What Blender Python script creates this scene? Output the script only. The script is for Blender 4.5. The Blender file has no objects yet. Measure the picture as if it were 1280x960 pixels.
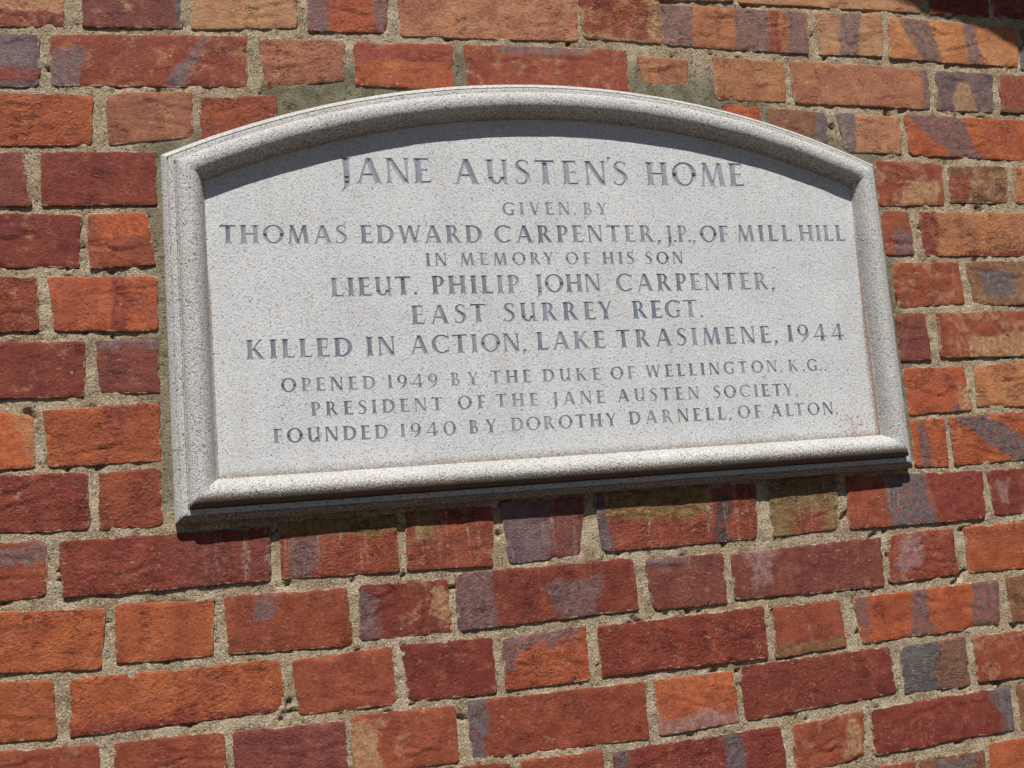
import bpy, math, random
import numpy as np
from mathutils import Vector, Matrix
from mathutils.geometry import delaunay_2d_cdt

# ------------------------------------------------------------------ camera, world, sun
# Wall coordinates are millimetres (x along the wall, z up from a datum 2.3 m above the ground);
# the wall face is the plane y = 0 and the street side is -y.
MM = 0.001
Z0 = 2.30
scene = bpy.context.scene
COL = scene.collection

cam_data = bpy.data.cameras.new("camera")
cam = bpy.data.objects.new("camera", cam_data)
COL.objects.link(cam)
cam_data.sensor_width = 36.0
cam_data.lens = 1299.9 / 1280.0 * 36.0
cam_data.clip_start = 0.02
cam_data.clip_end = 500.0
cam.matrix_world = (Matrix.Translation((0.0, -1.24604, Z0 - 0.69466))
                    @ Matrix.Rotation(-0.2723, 4, 'Z') @ Matrix.Rotation(1.69975, 4, 'X')
                    @ Matrix.Rotation(-0.08213, 4, 'Z'))
scene.camera = cam

SUN = Vector((0.13, 1.0, -1.50)).normalized()      # the way the light travels
world = bpy.data.worlds.new("World")
scene.world = world
world.use_nodes = True
wn = world.node_tree
sky = wn.nodes.new('ShaderNodeTexSky')
sky.sky_type = 'NISHITA'
sky.sun_disc = False
sky.air_density = 0.6
sky.dust_density = 0.3
sky.sun_elevation = math.radians(56.1)
sky.sun_rotation = math.atan2(-SUN.x, -SUN.y)
wn.nodes['Background'].inputs['Strength'].default_value = 0.05
wn.links.new(sky.outputs[0], wn.nodes['Background'].inputs['Color'])

sd = bpy.data.lights.new("sun", 'SUN')
sd.energy = 5.0
sd.angle = math.radians(0.5)
sd.color = (1.0, 0.975, 0.94)
sun = bpy.data.objects.new("sun", sd)
COL.objects.link(sun)
sun.rotation_euler = SUN.to_track_quat('-Z', 'Y').to_euler()
sun.location = (-1, -5, 8)

scene.view_settings.view_transform = 'Standard'
scene.view_settings.look = 'None'
scene.view_settings.gamma = 1.0
scene.view_settings.exposure = 0.03
scene.view_settings.use_curve_mapping = False

# ------------------------------------------------------------------ helpers
rng = random.Random(7)


def hash2(ix, iz, seed):
    h = (ix.astype(np.int64) * 374761393 + iz.astype(np.int64) * 668265263 + seed * 1442695041) & 0xffffffff
    h = ((h ^ (h >> 13)) * 1274126177) & 0xffffffff
    h = h ^ (h >> 16)
    return (h & 0xffffff) / float(0xffffff)


def vnoise(x, z, cell, seed=0):
    """smooth value noise, -1..1"""
    u, v = np.asarray(x, float) / cell + 1000.0, np.asarray(z, float) / cell + 1000.0
    iu, iv = np.floor(u), np.floor(v)
    fu, fv = u - iu, v - iv
    fu = fu * fu * (3 - 2 * fu)
    fv = fv * fv * (3 - 2 * fv)
    a, b = hash2(iu, iv, seed), hash2(iu + 1, iv, seed)
    c, d = hash2(iu, iv + 1, seed), hash2(iu + 1, iv + 1, seed)
    return 2 * ((a * (1 - fu) + b * fu) * (1 - fv) + (c * (1 - fu) + d * fu) * fv) - 1


def fnoise(x, z, cell, seed=0, octaves=3):
    r, amp, tot = 0, 1.0, 0.0
    for k in range(octaves):
        r = r + amp * vnoise(x, z, cell / 2 ** k, seed + k * 17)
        tot += amp
        amp *= 0.55
    return r / tot


def sstep(a, b, x):
    t = np.clip((x - a) / (b - a), 0, 1)
    return t * t * (3 - 2 * t)


def mesh_from(name, V, F, mat, smooth=True):
    m = bpy.data.meshes.new(name)
    m.from_pydata([tuple(v) for v in V], [], F)
    if smooth:
        m.polygons.foreach_set('use_smooth', [True] * len(m.polygons))
    if mat:
        m.materials.append(mat)
    m.update()
    return m


def link(name, mesh, parent=None, loc=None):
    o = bpy.data.objects.new(name, mesh)
    COL.objects.link(o)
    if parent:
        o.parent = parent
    if loc is not None:
        o.location = loc
    return o


def attr_f(m, name, vals):
    a = m.attributes.new(name, 'FLOAT', 'POINT')
    a.data.foreach_set('value', np.asarray(vals, np.float32))


def attr_c(m, name, vals):
    a = m.attributes.new(name, 'FLOAT_COLOR', 'POINT')
    vals = np.asarray(vals, np.float32)
    a.data.foreach_set('color', np.concatenate([vals, np.ones((len(vals), 1), np.float32)], 1).ravel())


# ------------------------------------------------------------------ node helper
class NT:
    def __init__(self, name):
        self.mat = bpy.data.materials.new(name)
        self.mat.use_nodes = True
        self.t = self.mat.node_tree
        self.b = self.t.nodes['Principled BSDF']
        g = self.t.nodes.new('ShaderNodeNewGeometry')
        self.pos = g.outputs['Position']

    def put(self, sock, v):
        if isinstance(v, bpy.types.NodeSocket):
            self.t.links.new(v, sock)
        elif isinstance(v, tuple) and len(v) == 3 and sock.type == 'RGBA':
            sock.default_value = (*v, 1)
        else:
            sock.default_value = v

    def scaled(self, s):
        n = self.t.nodes.new('ShaderNodeVectorMath')
        n.operation = 'MULTIPLY'
        self.put(n.inputs[0], self.pos)
        n.inputs[1].default_value = s
        return n.outputs[0]

    def noise(self, scale, detail=3, rough=0.55, vec=None, dist=0.0):
        n = self.t.nodes.new('ShaderNodeTexNoise')
        n.inputs['Scale'].default_value = scale
        n.inputs['Detail'].default_value = detail
        n.inputs['Roughness'].default_value = rough
        n.inputs['Distortion'].default_value = dist
        self.put(n.inputs['Vector'], vec or self.pos)
        return n.outputs['Fac']

    def voro(self, scale, out='Distance', vec=None, feature='F1', rnd=1.0):
        n = self.t.nodes.new('ShaderNodeTexVoronoi')
        n.feature = feature
        n.inputs['Scale'].default_value = scale
        n.inputs['Randomness'].default_value = rnd
        self.put(n.inputs['Vector'], vec or self.pos)
        return n.outputs[out]

    def math(self, op, a, b=0.0, c=None, clamp=False):
        n = self.t.nodes.new('ShaderNodeMath')
        n.operation = op
        n.use_clamp = clamp
        self.put(n.inputs[0], a)
        self.put(n.inputs[1], b)
        if c is not None:
            self.put(n.inputs[2], c)
        return n.outputs[0]

    def step(self, x, a, b, lo=0.0, hi=1.0):
        n = self.t.nodes.new('ShaderNodeMapRange')
        n.interpolation_type = 'SMOOTHSTEP'
        self.put(n.inputs['Value'], x)
        n.inputs['From Min'].default_value = a
        n.inputs['From Max'].default_value = b
        n.inputs['To Min'].default_value = lo
        n.inputs['To Max'].default_value = hi
        return n.outputs[0]

    def mix(self, f, a, b, mode='MIX'):
        n = self.t.nodes.new('ShaderNodeMix')
        n.data_type = 'RGBA'
        n.blend_type = mode
        self.put(n.inputs[0], f)
        self.put(n.inputs[6], a)
        self.put(n.inputs[7], b)
        return n.outputs[2]

    def attr(self, name, out='Fac'):
        n = self.t.nodes.new('ShaderNodeAttribute')
        n.attribute_name = name
        return n.outputs[out]

    def xyz(self):
        n = self.t.nodes.new('ShaderNodeSeparateXYZ')
        self.put(n.inputs[0], self.pos)
        return n.outputs

    def bump(self, h, dist, strength=1.0, prev=None):
        n = self.t.nodes.new('ShaderNodeBump')
        n.inputs['Distance'].default_value = dist
        n.inputs['Strength'].default_value = strength
        self.put(n.inputs['Height'], h)
        if prev:
            self.put(n.inputs['Normal'], prev)
        return n.outputs[0]

    def done(self, col, rough, normal=None, spec=0.3):
        self.put(self.b.inputs['Base Color'], col)
        self.put(self.b.inputs['Roughness'], rough)
        self.put(self.b.inputs['Specular IOR Level'], spec)
        if normal:
            self.put(self.b.inputs['Normal'], normal)
        return self.mat


# ------------------------------------------------------------------ materials
def brick_material():
    n = NT('fired_clay_brick')
    base = n.attr('tint', 'Color')
    big = n.noise(28, 4, 0.6)
    fine = n.noise(260, 3, 0.65)
    grain = n.noise(900, 2, 0.6)
    streak = n.noise(1, 5, 0.65, n.scaled((30, 30, 75)), 0.3)
    mid = n.noise(75, 5, 0.62)
    c = n.mix(n.step(big, 0.58, 0.36, 0, 0.75), base, n.mix(1.0, base, (0.72, 0.62, 0.70), 'MULTIPLY'))
    c = n.mix(n.step(big, 0.50, 0.72, 0, 0.55), c, n.mix(1.0, c, (1.28, 1.45, 1.30), 'MULTIPLY'))
    c = n.mix(n.step(streak, 0.52, 0.68, 0, 0.45), c, n.mix(1.0, c, (1.35, 1.5, 1.4), 'MULTIPLY'))
    c = n.mix(n.step(streak, 0.46, 0.34, 0, 0.50), c, n.mix(1.0, c, (0.66, 0.55, 0.62), 'MULTIPLY'))
    c = n.mix(n.step(mid, 0.52, 0.72, 0, 0.30), c, (0.36, 0.16, 0.10))
    c = n.mix(n.step(mid, 0.47, 0.33, 0, 0.50), c, n.mix(1.0, c, (0.58, 0.50, 0.58), 'MULTIPLY'))
    scuff = n.math('MULTIPLY', n.step(n.noise(1, 4, 0.7, n.scaled((160, 160, 330))), 0.57, 0.66), n.step(n.noise(30, 3), 0.48, 0.62))
    c = n.mix(n.math('MULTIPLY', scuff, 0.55), c, (0.50, 0.34, 0.24))
    c = n.mix(n.step(fine, 0.54, 0.74, 0, 0.45), c, n.mix(1.0, c, (1.6, 1.9, 1.9), 'MULTIPLY'))
    c = n.mix(n.step(fine, 0.47, 0.30, 0, 0.75), c, n.mix(1.0, c, (0.5, 0.42, 0.42), 'MULTIPLY'))
    # sandy buff film in blotches, amount set brick by brick
    blot = n.noise(42, 6, 0.72, None, 0.25)
    bm = n.step(n.math('ADD', blot, n.math('MULTIPLY', n.attr('buff'), 0.20)), 0.58, 0.76, 0, 0.62)
    c = n.mix(bm, c, (0.45, 0.26, 0.13))
    # glazed, flashed or stained patches with an outline of their own
    wig = n.math('ADD', n.math('MULTIPLY', n.math('SUBTRACT', n.noise(24, 5, 0.6), 0.5), 26.0),
                 n.math('MULTIPLY', n.math('SUBTRACT', n.noise(190, 3, 0.7), 0.5), 9.0))
    edge = n.math('ADD', n.attr('patch'), wig)
    pm = n.math('MULTIPLY', n.step(edge, -2.0, 2.6, 0, 1.0), n.step(n.noise(105, 5, 0.75), 0.36, 0.53, 0.30, 0.93))
    pc = n.attr('patch_tint', 'Color')
    pc = n.mix(n.step(n.noise(120, 5, 0.75), 0.36, 0.66), n.mix(1.0, pc, (0.68, 0.60, 0.60), 'MULTIPLY'),
               n.mix(1.0, pc, (1.30, 1.30, 1.32), 'MULTIPLY'))
    c = n.mix(pm, c, pc)
    # mortar smeared over the rim and odd lime spots
    rim = n.math('ADD', n.attr('rim'), n.math('MULTIPLY', n.math('SUBTRACT', n.noise(70, 5, 0.7), 0.5), 20.0))
    sm = n.step(rim, 1.2, -1.6, 0, 0.85)
    c = n.mix(sm, c, n.mix(n.noise(500, 2), (0.30, 0.22, 0.13), (0.58, 0.46, 0.31)))
    spot = n.step(n.math('ADD', n.voro(62), n.math('MULTIPLY', n.noise(210, 3), 0.25)), 0.215, 0.165)
    sel = n.step(n.noise(19, 2), 0.585, 0.62)
    c = n.mix(n.math('MULTIPLY', n.math('MULTIPLY', spot, sel), 0.75), c, (0.56, 0.43, 0.26))
    # pale lime runs below the plaque
    X, Y, Z = n.xyz()
    run = n.noise(1, 4, 0.7, n.scaled((120, 120, 9)))
    zone = n.math('MULTIPLY', n.step(Z, Z0 - 0.80, Z0 - 0.70), n.step(Z, Z0 - 0.66, Z0 - 0.68))
    zone = n.math('MULTIPLY', zone, n.math('MULTIPLY', n.step(X, -0.06, 0.02), n.step(X, 0.92, 0.86)))
    run = n.math('MULTIPLY', n.step(run, 0.52, 0.66), n.step(n.noise(170, 4, 0.75), 0.42, 0.60))
    c = n.mix(n.math('MULTIPLY', n.math('MULTIPLY', run, zone), 0.60), c, (0.46, 0.36, 0.29))
    # pits and drag cracks
    pit = n.step(n.voro(170), 0.17, 0.07)
    pit = n.math('MULTIPLY', pit, n.step(n.math('ADD', n.noise(33, 2), n.math('MULTIPLY', n.attr('pitted'), 0.14)), 0.55, 0.66))
    crk = n.noise(1, 5, 0.62, n.scaled((30, 30, 120)), 0.7)
    crk = n.step(n.math('ABSOLUTE', n.math('SUBTRACT', crk, 0.5)), 0.013, 0.004)
    crk = n.math('MULTIPLY', crk, n.step(n.math('ADD', n.noise(27, 3), n.math('MULTIPLY', n.attr('rug'), 0.12)), 0.60, 0.70))
    c = n.mix(n.math('MULTIPLY', crk, 0.6), c, (0.045, 0.017, 0.012))
    c = n.mix(n.math('MULTIPLY', pit, 0.7), c, (0.05, 0.02, 0.015))
    c = n.mix(n.step(grain, 0.62, 0.78, 0, 0.35), c, (0.60, 0.42, 0.30))
    rug = n.attr('rug')
    h = n.math('ADD', n.math('MULTIPLY', fine, n.math('ADD', 0.30, n.math('MULTIPLY', rug, 0.6))), n.math('MULTIPLY', grain, 0.35))
    h = n.math('ADD', h, n.math('MULTIPLY', n.math('MULTIPLY', mid, rug), 0.6))
    h = n.math('ADD', h, n.math('MULTIPLY', n.noise(1, 5, 0.65, n.scaled((30, 30, 90)), 0.4), 0.22))
    h = n.math('SUBTRACT', h, n.math('MULTIPLY', crk, 0.95))
    h = n.math('SUBTRACT', h, n.math('MULTIPLY', pit, 0.8))
    h = n.math('ADD', h, n.math('MULTIPLY', sm, 0.35))
    rough = n.math('SUBTRACT', 0.76, n.math('MULTIPLY', pm, n.math('MULTIPLY', n.attr('gloss'), 0.32)))
    return n.done(c, rough, n.bump(h, 0.0026, 1.0), 0.35)


def mortar_material():
    n = NT('lime_mortar')
    g = n.noise(420, 4, 0.7)
    a = n.mix(n.step(n.noise(30, 4, 0.6), 0.35, 0.65), (0.38, 0.275, 0.16), (0.60, 0.475, 0.315))
    a = n.mix(n.step(g, 0.53, 0.66, 0, 0.85), a, (0.90, 0.83, 0.69))
    a = n.mix(n.step(g, 0.45, 0.35, 0, 0.85), a, (0.14, 0.10, 0.06))
    new = n.mix(n.step(n.noise(50, 4, 0.6), 0.35, 0.65), (0.175, 0.155, 0.095), (0.29, 0.265, 0.18))
    new = n.mix(n.step(g, 0.58, 0.74, 0, 0.45), new, (0.42, 0.37, 0.25))
    new = n.mix(n.step(g, 0.42, 0.30, 0, 0.5), new, (0.07, 0.06, 0.035))
    c = n.mix(n.attr('newer'), a, new)
    # moss, dirt and red brick dust
    c = n.mix(n.step(n.noise(23, 5, 0.7), 0.60, 0.72, 0, 0.40), c, (0.13, 0.115, 0.045))
    c = n.mix(n.step(n.noise(37, 5, 0.7), 0.57, 0.68, 0, 0.60), c, (0.36, 0.17, 0.09))
    stone = n.step(n.voro(300, 'Distance'), 0.30, 0.18)
    stone = n.math('MULTIPLY', stone, n.step(n.noise(200, 1), 0.52, 0.56))
    c = n.mix(n.math('MULTIPLY', stone, 0.8), c, n.mix(n.noise(260, 1), (0.18, 0.13, 0.09), (0.80, 0.74, 0.64)))
    pit = n.step(n.noise(190, 4, 0.65), 0.40, 0.32)
    c = n.mix(n.math('MULTIPLY', pit, 0.6), c, (0.075, 0.05, 0.03))
    h = n.math('ADD', n.math('MULTIPLY', g, 1.0), n.math('MULTIPLY', n.noise(1100, 2), 0.35))
    h = n.math('SUBTRACT', h, n.math('MULTIPLY', pit, 0.9))
    h = n.math('ADD', h, n.math('MULTIPLY', stone, 0.5))
    return n.done(c, 0.95, n.bump(h, 0.0040, 1.0), 0.15)


def stone_material(name, grime_shade):
    """pale speckled reconstituted stone; stains are placed on it in wall coordinates"""
    n = NT(name)
    X, Y, Z = n.xyz()
    g1 = n.noise(620, 3, 0.7)
    g2 = n.noise(330, 3, 0.65)
    c = n.mix(n.step(n.noise(11, 5, 0.6), 0.34, 0.66), *(((0.50, 0.485, 0.455), (0.57, 0.555, 0.525)) if grime_shade else ((0.56, 0.56, 0.56), (0.62, 0.62, 0.615))))
    K = 0.9 if grime_shade else 0.55
    c = n.mix(n.step(g1, 0.51, 0.62, 0, 0.9 * K), c, (0.80, 0.785, 0.76))
    c = n.mix(n.step(g1, 0.47, 0.36, 0, 0.85 * K), c, (0.27, 0.25, 0.235))
    k = 1.0 if grime_shade else 0.62
    wash = n.noise(1, 4, 0.6, n.scaled((26, 26, 5)))
    c = n.mix(n.step(wash, 0.54, 0.70, 0, 0.30), c, n.mix(1.0, c, (0.80, 0.78, 0.73), 'MULTIPLY'))
    c = n.mix(n.step(g2, 0.43, 0.34, 0, 0.75 * k), c, (0.17, 0.135, 0.11))
    sp = n.math('MULTIPLY', n.step(n.voro(330), 0.30, 0.16), n.step(n.noise(260, 1), 0.50 if grime_shade else 0.55, 0.60))
    c = n.mix(n.math('MULTIPLY', sp, 0.8 if grime_shade else 0.6), c, (0.055, 0.045, 0.04))
    tawny = n.math('MULTIPLY', n.step(n.voro(260), 0.27, 0.15), n.step(n.noise(180, 1), 0.56, 0.62))
    c = n.mix(n.math('MULTIPLY', tawny, 0.55 * k), c, (0.30, 0.17, 0.09))
    fn = n.noise(420, 4, 0.75)
    if grime_shade:
        # brown dirt in the mouldings, with the shade of their undersides painted in (attribute set along the profile)
        d = n.math('ADD', n.attr('dirt_shade'), n.math('MULTIPLY', n.math('SUBTRACT', fn, 0.5), 1.5))
        c = n.mix(n.step(d, 0.38, 0.85, 0, 0.88), c, (0.105, 0.07, 0.042))
    else:
        # rust line down the inner right edge, thicker towards the bottom, and rusty spots in that corner
        dx = n.math('SUBTRACT', 0.8605, X)
        low = n.step(Z, Z0 - 0.36, Z0 - 0.52)
        wdt = n.math('ADD', 0.0022, n.math('MULTIPLY', low, 0.0065))
        m = n.math('SUBTRACT', 1.0, n.math('DIVIDE', dx, wdt))
        m = n.math('ADD', m, n.math('MULTIPLY', n.math('SUBTRACT', fn, 0.5), 3.4))
        m = n.math('MULTIPLY', n.step(m, -0.1, 0.75), n.step(Z, Z0 - 0.30, Z0 - 0.38))
        c = n.mix(n.math('MULTIPLY', m, 0.8), c, (0.19, 0.085, 0.042))
        # left inner edge, thin
        dl = n.math('ADD', X, 0.0115)
        ml = n.math('ADD', n.math('SUBTRACT', 1.0, n.math('DIVIDE', dl, 0.0022)), n.math('MULTIPLY', n.math('SUBTRACT', fn, 0.5), 3.0))
        ml = n.math('MULTIPLY', n.step(ml, -0.1, 0.8), n.step(Z, Z0 - 0.36, Z0 - 0.42))
        c = n.mix(n.math('MULTIPLY', ml, 0.7), c, (0.24, 0.13, 0.07))
        # ochre dirt lying along the bottom edge
        dz = n.math('SUBTRACT', Z, Z0 - 0.6215)
        wz = n.math('ADD', 0.0065, n.math('MULTIPLY', n.noise(14, 3), 0.014))
        mz = n.math('SUBTRACT', 1.0, n.math('DIVIDE', dz, wz))
        mz = n.math('ADD', mz, n.math('MULTIPLY', n.math('SUBTRACT', fn, 0.5), 2.6))
        c = n.mix(n.step(mz, 0.15, 1.25, 0, 0.80), c, (0.22, 0.15, 0.08))
        # speckled rust cluster, bottom right
        ex = n.math('DIVIDE', n.math('SUBTRACT', X, 0.823), 0.034)
        ez = n.math('DIVIDE', n.math('SUBTRACT', Z, Z0 - 0.601), 0.020)
        r2 = n.math('ADD', n.math('MULTIPLY', ex, ex), n.math('MULTIPLY', ez, ez))
        cl = n.math('ADD', n.math('SUBTRACT', 0.62, n.math('MULTIPLY', r2, 0.42)), n.math('MULTIPLY', n.math('SUBTRACT', n.noise(230, 3, 0.7), 0.5), 4.2))
        cl = n.math('MULTIPLY', n.step(cl, 0.55, 1.0), n.step(r2, 2.6, 1.4))
        c = n.mix(n.math('MULTIPLY', cl, 0.75), c, (0.27, 0.135, 0.055))
    h = n.math('ADD', n.math('MULTIPLY', g1, 0.8), n.math('MULTIPLY', g2, 0.7))
    h = n.math('SUBTRACT', h, n.math('MULTIPLY', sp, 0.7))
    return n.done(c, 0.88, n.bump(h, 0.0018 if grime_shade else 0.0009, 1.0), 0.2)


def letter_material():
    n = NT('slate_grey_letter_paint')
    X, Y, Z = n.xyz()
    c = n.mix(n.step(n.noise(17, 4), 0.36, 0.64), (0.165, 0.185, 0.215), (0.29, 0.31, 0.34))
    # the paint has weathered palest in the upper lines
    worn = n.math('MULTIPLY', n.step(Z, Z0 - 0.325, Z0 - 0.300), n.step(n.noise(30, 4), 0.25, 0.60, 0.25, 0.75))
    c = n.mix(worn, c, (0.31, 0.33, 0.36))
    c = n.mix(n.step(n.noise(480, 3, 0.7), 0.56, 0.72, 0, 0.28), c, (0.40, 0.41, 0.42))
    c = n.mix(n.step(n.noise(300, 3, 0.7), 0.44, 0.30, 0, 0.5), c, (0.07, 0.08, 0.10))
    return n.done(c, 0.6, n.bump(n.noise(700, 2), 0.0005, 0.6), 0.3)


def plain(name, col, col2, scale, rough=0.9, bump=0.004):
    n = NT(name)
    c = n.mix(n.step(n.noise(scale, 5, 0.65), 0.35, 0.66), col, col2)
    return n.done(c, rough, n.bump(n.noise(scale * 3, 4), bump, 0.8), 0.2)


M_BRICK = brick_material()
M_MORTAR = mortar_material()
M_FRAME = stone_material('speckled_stone_moulding', True)
M_PANEL = stone_material('speckled_stone_panel', False)
M_LETTER = letter_material()
M_TILE = plain('weathered_clay_tile', (0.24, 0.085, 0.045), (0.16, 0.075, 0.05), 18)
M_TIMBER = plain('dark_stained_timber', (0.07, 0.045, 0.03), (0.11, 0.07, 0.045), 25)
M_GROUND = plain('gravel_and_worn_grass', (0.055, 0.040, 0.024), (0.085, 0.062, 0.036), 9, 0.95, 0.01)

# ------------------------------------------------------------------ ground
gm = mesh_from('ground', [(-60, -60, 0), (60, -60, 0), (60, 60, 0), (-60, 60, 0)], [(0, 1, 2, 3)], M_GROUND, False)
ground = link('ground', gm)
ground['kind'] = 'structure'

# ------------------------------------------------------------------ the plaque's outline
PL, PR, PB = -60.0, 903.0, -670.0            # left, right, bottom
APEX, RAD, CX = -134.5, 1177.0, 421.5
CZ = APEX - RAD
KR = 0.88                                     # the right border reads a touch narrower


def plaque_ring(u, n=140):
    """outline moved inwards by u, counter-clockwise seen from the street, from the bottom-left corner"""
    l, r, b, rad = PL + u, PR - u * KR, PB + u, RAD - u
    zl = CZ + math.sqrt(rad * rad - (l - CX) ** 2)
    zr = CZ + math.sqrt(rad * rad - (r - CX) ** 2)
    pts = [(l + (r - l) * k / 130, b) for k in range(131)]
    pts += [(r, b + (zr - b) * k / 60) for k in range(1, 60)]
    a0, a1 = math.atan2(zr - CZ, r - CX), math.atan2(zl - CZ, l - CX)
    for k in range(n + 1):
        a = a0 + (a1 - a0) * k / n
        pts.append((CX + rad * math.cos(a), CZ + rad * math.sin(a)))
    pts += [(l, zl + (b - zl) * k / 60) for k in range(1, 60)]
    return pts


def plaque_dist(x, z):
    """how far outside the plaque's outline (mm), roughly; negative inside"""
    zt = CZ + np.sqrt(np.maximum(RAD * RAD - (x - CX) ** 2, 1))
    dx = np.maximum(PL - x, x - PR)
    dz = np.maximum(PB - z, z - zt)
    return np.maximum(dx, dz)


# ------------------------------------------------------------------ brick data, measured on the wall in mm
TINT = dict(R=(.205, .037, .020), W=(.185, .048, .032), M=(.265, .059, .026), O=(.365, .088, .030),
            P=(.320, .118, .058), T=(.410, .150, .060), B=(.420, .190, .085), K=(.215, .095, .045),
            G=(.165, .105, .105), N=(.125, .113, .114), E=(.200, .115, .045), X=(.385, .150, .070))
PATCH = dict(g=((.168, .102, .094), .8), n=((.125, .112, .113), .6), b=((.400, .230, .110), 0), r=((.200, .035, .024), 0),
             m=((.260, .060, .034), 0), k=((.055, .045, .045), .3), e=((.210, .150, .050), 0), w=((.300, .170, .150), 0),
             o=((.430, .100, .030), 0))
# row name  TL TR BR BL
BRICKS = """
-1 a3 543 55 721 61 718 5 537 0
-1 b4 734 62 1037 76 1026 5 727 4
0 a -354 -22 -161 -11 -163 -76 -355 -86
0 b -140 -9 -29 -2 -31 -72 -142 -76
0 c -15 -2 111 7 107 -65 -18 -73
0 d 125 4 228 10 219 -66 121 -68
0 e 240 7 485 11 479 -65 238 -69
0 f 485 -1 603 -3 601 -64 490 -59
0 g 606 -7 836 -7 829 -69 603 -64
0 h 850 -6 959 -2 951 -67 847 -69
0 i 971 -7 1198 -13 1188 -75 963 -70
0 j 1206 -14 1338 -17 1325 -82 1194 -77
1 a -372 -94 -190 -89 -193 -151 -372 -158
1 b -177 -89 46 -80 42 -144 -179 -150
1 c 61 -83 167 -80 162 -132 67 -145
1 d 179 -82 307 -79 301 -141 178 -137
1 e 321 -78 548 -77 545 -135 323 -134
1 f 562 -83 639 -87 635 -121 570 -124
1 g 678 -81 789 -84 783 -143 677 -142
1 h 797 -82 1026 -87 1021 -146 798 -143
1 i 1041 -88 1139 -89 1131 -148 1035 -147
1 j 1150 -89 1397 -94 1390 -153 1148 -148
2 a -325 -164 -133 -162 -138 -222 -325 -227
2 b -120 -159 -23 -155 -23 -209 -117 -222
2 c -10 -162 77 -156 77 -218 -13 -220
2 x 686 -149 742 -151 738 -207 680 -202
2 z 753 -152 847 -159 839 -214 747 -213
2 za 861 -158 968 -161 961 -216 874 -214
2 zb 974 -157 1196 -162 1185 -224 976 -217
2 zc 1209 -161 1318 -166 1306 -227 1198 -224
3 a -287 -233 -211 -234 -203 -297 -288 -295
3 b -191 -233 -66 -231 -67 -294 -191 -295
3 y 915 -229 1027 -232 1022 -293 913 -294
3 z 1040 -236 1141 -234 1133 -289 1033 -289
3 za 1156 -236 1397 -240 1386 -298 1148 -290
4 a -349 -305 -150 -308 -155 -368 -349 -367
4 b -143 -308 -78 -305 -71 -367 -142 -370
4 y 915 -303 959 -303 960 -366 914 -367
4 z 977 -305 1216 -308 1208 -372 979 -368
5 a -286 -378 -199 -382 -199 -440 -287 -442
5 b -186 -381 -70 -383 -71 -444 -182 -443
5 y 918 -380 1031 -380 1034 -439 925 -444
5 z 1046 -380 1154 -380 1146 -444 1050 -441
6 a -343 -451 -151 -457 -154 -519 -344 -513
6 b -140 -455 -71 -457 -72 -517 -133 -516
6 y 915 -453 964 -453 966 -519 916 -519
6 z 984 -454 1224 -455 1220 -519 982 -518
7 a -294 -524 -208 -538 -205 -594 -295 -593
7 b -195 -533 -72 -531 -73 -595 -191 -595
7 y 918 -531 1017 -533 1020 -593 918 -595
7 z 1035 -534 1143 -527 1135 -594 1031 -589
8 a -344 -598 -152 -606 -152 -668 -344 -657
8 b -139 -607 -74 -606 -73 -669 -140 -668
8 y 917 -604 972 -604 970 -671 917 -668
8 z 981 -605 1209 -601 1203 -671 981 -669
9 a -292 -673 -196 -678 -198 -736 -292 -737
9 b -183 -680 43 -682 41 -741 -179 -739
9 c 54 -678 191 -678 190 -744 54 -741
9 d 202 -677 310 -678 305 -748 201 -744
9 e 322 -675 431 -675 415 -746 327 -748
9 f 443 -674 670 -676 662 -745 450 -744
9 g 689 -672 790 -672 783 -742 688 -745
9 h 807 -675 1023 -682 1016 -746 801 -744
9 i 1032 -683 1137 -682 1130 -743 1034 -744
10 a -341 -742 -137 -757 -144 -819 -341 -805
10 b -126 -753 -22 -758 -26 -818 -127 -816
10 c -11 -756 127 -760 131 -825 -8 -818
10 d 141 -759 246 -761 251 -821 141 -819
10 e 259 -755 486 -757 489 -819 257 -821
10 f 501 -759 611 -761 609 -823 511 -822
10 g 623 -763 848 -760 843 -824 622 -820
10 h 861 -759 962 -758 964 -819 854 -820
10 i 981 -758 1206 -759 1201 -822 980 -819
11 a -293 -820 -193 -827 -191 -886 -294 -880
11 b -175 -829 46 -832 52 -888 -175 -887
11 c 61 -835 176 -832 177 -897 66 -894
11 d 186 -832 297 -834 298 -898 192 -895
11 e 309 -837 416 -833 418 -897 311 -896
11 f 432 -836 660 -834 659 -897 434 -895
11 g 676 -837 774 -836 775 -895 673 -899
11 h 794 -837 1023 -834 1018 -893 801 -895
11 i 1041 -832 1144 -832 1136 -894 1034 -892
12 a -357 -886 -148 -901 -146 -955 -357 -939
12 b -131 -901 -18 -904 -17 -964 -132 -959
12 c -7 -906 116 -909 116 -965 -6 -964
12 d 124 -904 245 -908 246 -971 124 -968
12 e 262 -905 487 -909 487 -976 262 -970
12 f 500 -909 608 -910 611 -971 502 -974
12 g 620 -906 840 -905 841 -963 621 -971
12 h 856 -907 959 -904 959 -968 855 -966
12 i 972 -906 1208 -907 1203 -970 971 -964
13 x 169 -974 307 -981 308 -1042 170 -1033
13 y 321 -981 425 -983 422 -1042 320 -1042
13 a 438 -987 666 -985 669 -1049 438 -1044
13 b 683 -987 787 -981 783 -1037 683 -1046
13 c 801 -982 1019 -978 1017 -1033 799 -1038
13 d 1032 -976 1143 -975 1135 -1035 1028 -1037
14 a 684 -1051 855 -1055 854 -1113 682 -1106
14 b 863 -1055 965 -1055 960 -1112 858 -1111
14 c 973 -1048 1210 -1047 1206 -1108 972 -1106
"""
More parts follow.
